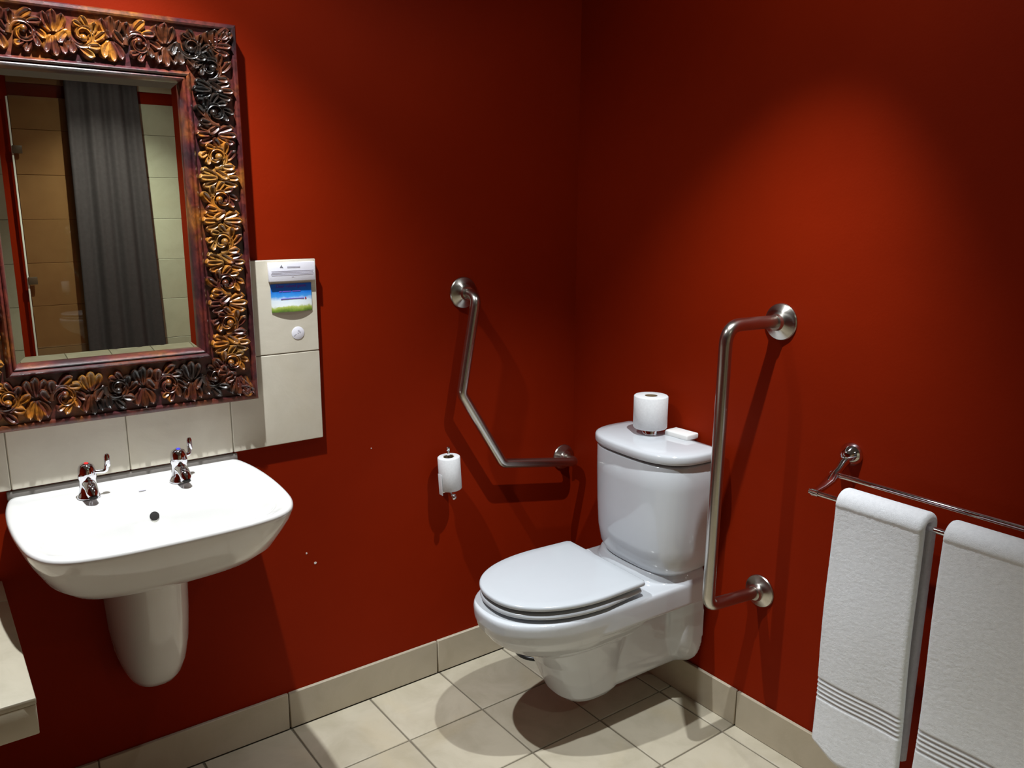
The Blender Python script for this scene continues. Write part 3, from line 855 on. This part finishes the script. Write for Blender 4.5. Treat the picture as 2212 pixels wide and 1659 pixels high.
# ------------------------------------------------------------------ towels
def towel(label, ya, yz, zf, zb, seedv, lean):
    """folded towel over the front rail; ya > yz"""
    rnd = random.Random(seedv)
    rr = .0085
    step = .0026
    # centre path: front bottom -> over rail -> back bottom
    path = []
    nfr = int((ZF-zf)/step)
    TH = .0145
    def ph(): return rnd.uniform(0, 6.28)
    p1, p2, p3, p4 = ph(), ph(), ph(), ph()
    offs = rr+TH
    for k in range(nfr):
        z = zf+(ZF-zf)*k/nfr
        path.append(('f', z))
    for k in range(15): path.append(('t', PI*k/14))
    nbk = int((ZF-zb)/(step*2))
    for k in range(1, nbk+1): path.append(('b', ZF-(ZF-zb)*k/nbk))
    ny = 64; re = .011
    outer = []; inner = []
    V = []; Fc = []
    W_ = ya-yz
    grooves = [.352+i*.0112 for i in range(5)]
    cols = len(path)
    def pos(j, kind, val, side):
        y = ya-W_*j/ny
        dist = min(ya-y, y-yz)
        e = 0 if dist > re else re-math.sqrt(max(0, re*re-(re-dist)**2))
        th = TH-e if side > 0 else -(TH-e)+.003
        fr = (ya-y)/W_
        if kind == 't':
            r = offs+th
            x = XF-math.cos(val)*r; z = ZF+math.sin(val)*r*.92
            return (x, y, z)
        if kind == 'f':
            u = (ZF-val)/(ZF-zf)
            x = XF-offs-th-.010*u-lean*u*fr+.0035*math.sin(6*fr+p1+u*2)*u+.002*math.sin(9*u+p2)
            z = val
            if u > .8:   # hem undulates
                z += ((u-.8)/.2)*(.012*math.sin(5.2*fr+p3)+.005*math.sin(11*fr+p4)-.012*fr)
            if u > .985 and side > 0: x += .006*(u-.985)/.015
            if side > 0:
                for g in grooves:
                    x += .0052*math.exp(-((val-g)/.0024)**2)
                if not (grooves[0]-.006 < val < grooves[-1]+.006):
                    x += rnd.uniform(-.00035, .00035)
            yy = y + .010*(fr-.5)*u*-1 + .006*u*math.sin(3*u+p1)
            return (x, yy, z)
        u = (ZF-val)/(ZF-zb)
        x = XF+offs+th-.012*u+.003*math.sin(6*fr+p2)*u
        x = min(x, -.082)
        return (x, y, val)
    for side in (1, -1):
        for (kd, vv) in path:
            for j in range(ny+1):
                V.append(pos(j, kd, vv, side))
    L = cols*(ny+1)
    for i in range(cols-1):
        for j in range(ny):
            a = i*(ny+1)+j
            Fc.append((a, a+1, a+ny+2, a+ny+1)); Fc.append((a+L, a+ny+1+L, a+ny+2+L, a+1+L))
    for j in range(ny):
        for base in (0, (cols-1)*(ny+1)):
            a = base+j; Fc.append((a, a+L, a+1+L, a+1))
    for i in range(cols-1):
        for jj in (0, ny):
            a = i*(ny+1)+jj; Fc.append((a, a+ny+1, a+ny+1+L, a+L))
    o = mesh('towel', V, Fc, M_TERRY, None, True)
    tag(o, label, 'towel', 'white towels on the rail')
    return o
towel('folded white terry towel on the rail nearest the upright grab bar', -1.118, -1.322, .222, .27, 4, .004)
towel('folded white terry towel on the rail at the right edge of the picture', -1.362, -1.578, .205, .26, 9, .006)

# ------------------------------------------------------------------ shower side (seen in the mirror)
rod = tube('curtain_rod', [(-1.20, -3.525, 2.362), (-.002, -3.525, 2.362)], .0125, M_CHROME, None, 18)
tag(rod, 'chrome shower curtain rod seen in the mirror', 'curtain rod')
V = []; Fc = []; nx, nz2 = 90, 40
for lay in (0, 1):
    for j in range(nz2+1):
        z = .12+2.22*j/nz2; u = 1-j/nz2
        for i in range(nx+1):
            f = i/nx
            x0 = -.942-.020*u; x1 = -.552+.058*u
            x = x0+(x1-x0)*f
            y = -3.525+.017*math.sin(f*2*PI*3.2+.5*math.sin(3*u)+.8*f)*(.6+.5*u)+.006*math.sin(f*2*PI*7+2*u)
            V.append((x, y-(.0015 if lay else 0), z))
L = (nx+1)*(nz2+1)
for j in range(nz2):
    for i in range(nx):
        a = j*(nx+1)+i; Fc.append((a, a+1, a+nx+2, a+nx+1)); Fc.append((a+L, a+nx+1+L, a+nx+2+L, a+1+L))
for i in range(nx):
    Fc.append((i, i+L, i+1+L, i+1)); a = nz2*(nx+1)+i; Fc.append((a, a+1, a+1+L, a+L))
for j in range(nz2):
    a = j*(nx+1); Fc.append((a, a+nx+1, a+nx+1+L, a+L)); a += nx; Fc.append((a, a+L, a+nx+1+L, a+nx+1))
cu = mesh('shower_curtain', V, Fc, M_CURTAIN, None, True)
tag(cu, 'dark grey pleated shower curtain seen in the mirror', 'curtain')
sc = empty('shower_screen', (-1.07, -3.575, 0))
tag(sc, 'bronze tinted glass shower screen seen in the mirror', 'shower screen')
box('glass_pane', (-.158, -.003, .02), (.15, .003, 2.42), bronze_glass(), sc, smooth=False)
box('edge_seal', (-.168, -.004, .02), (-.1585, .006, 2.09), M_EDGE, sc, .001)
for z in (1.80, 1.05):
    box('hinge', (-.164, .0062, z-.022), (-.115, .016, z+.022), M_BRASS, sc, .002)
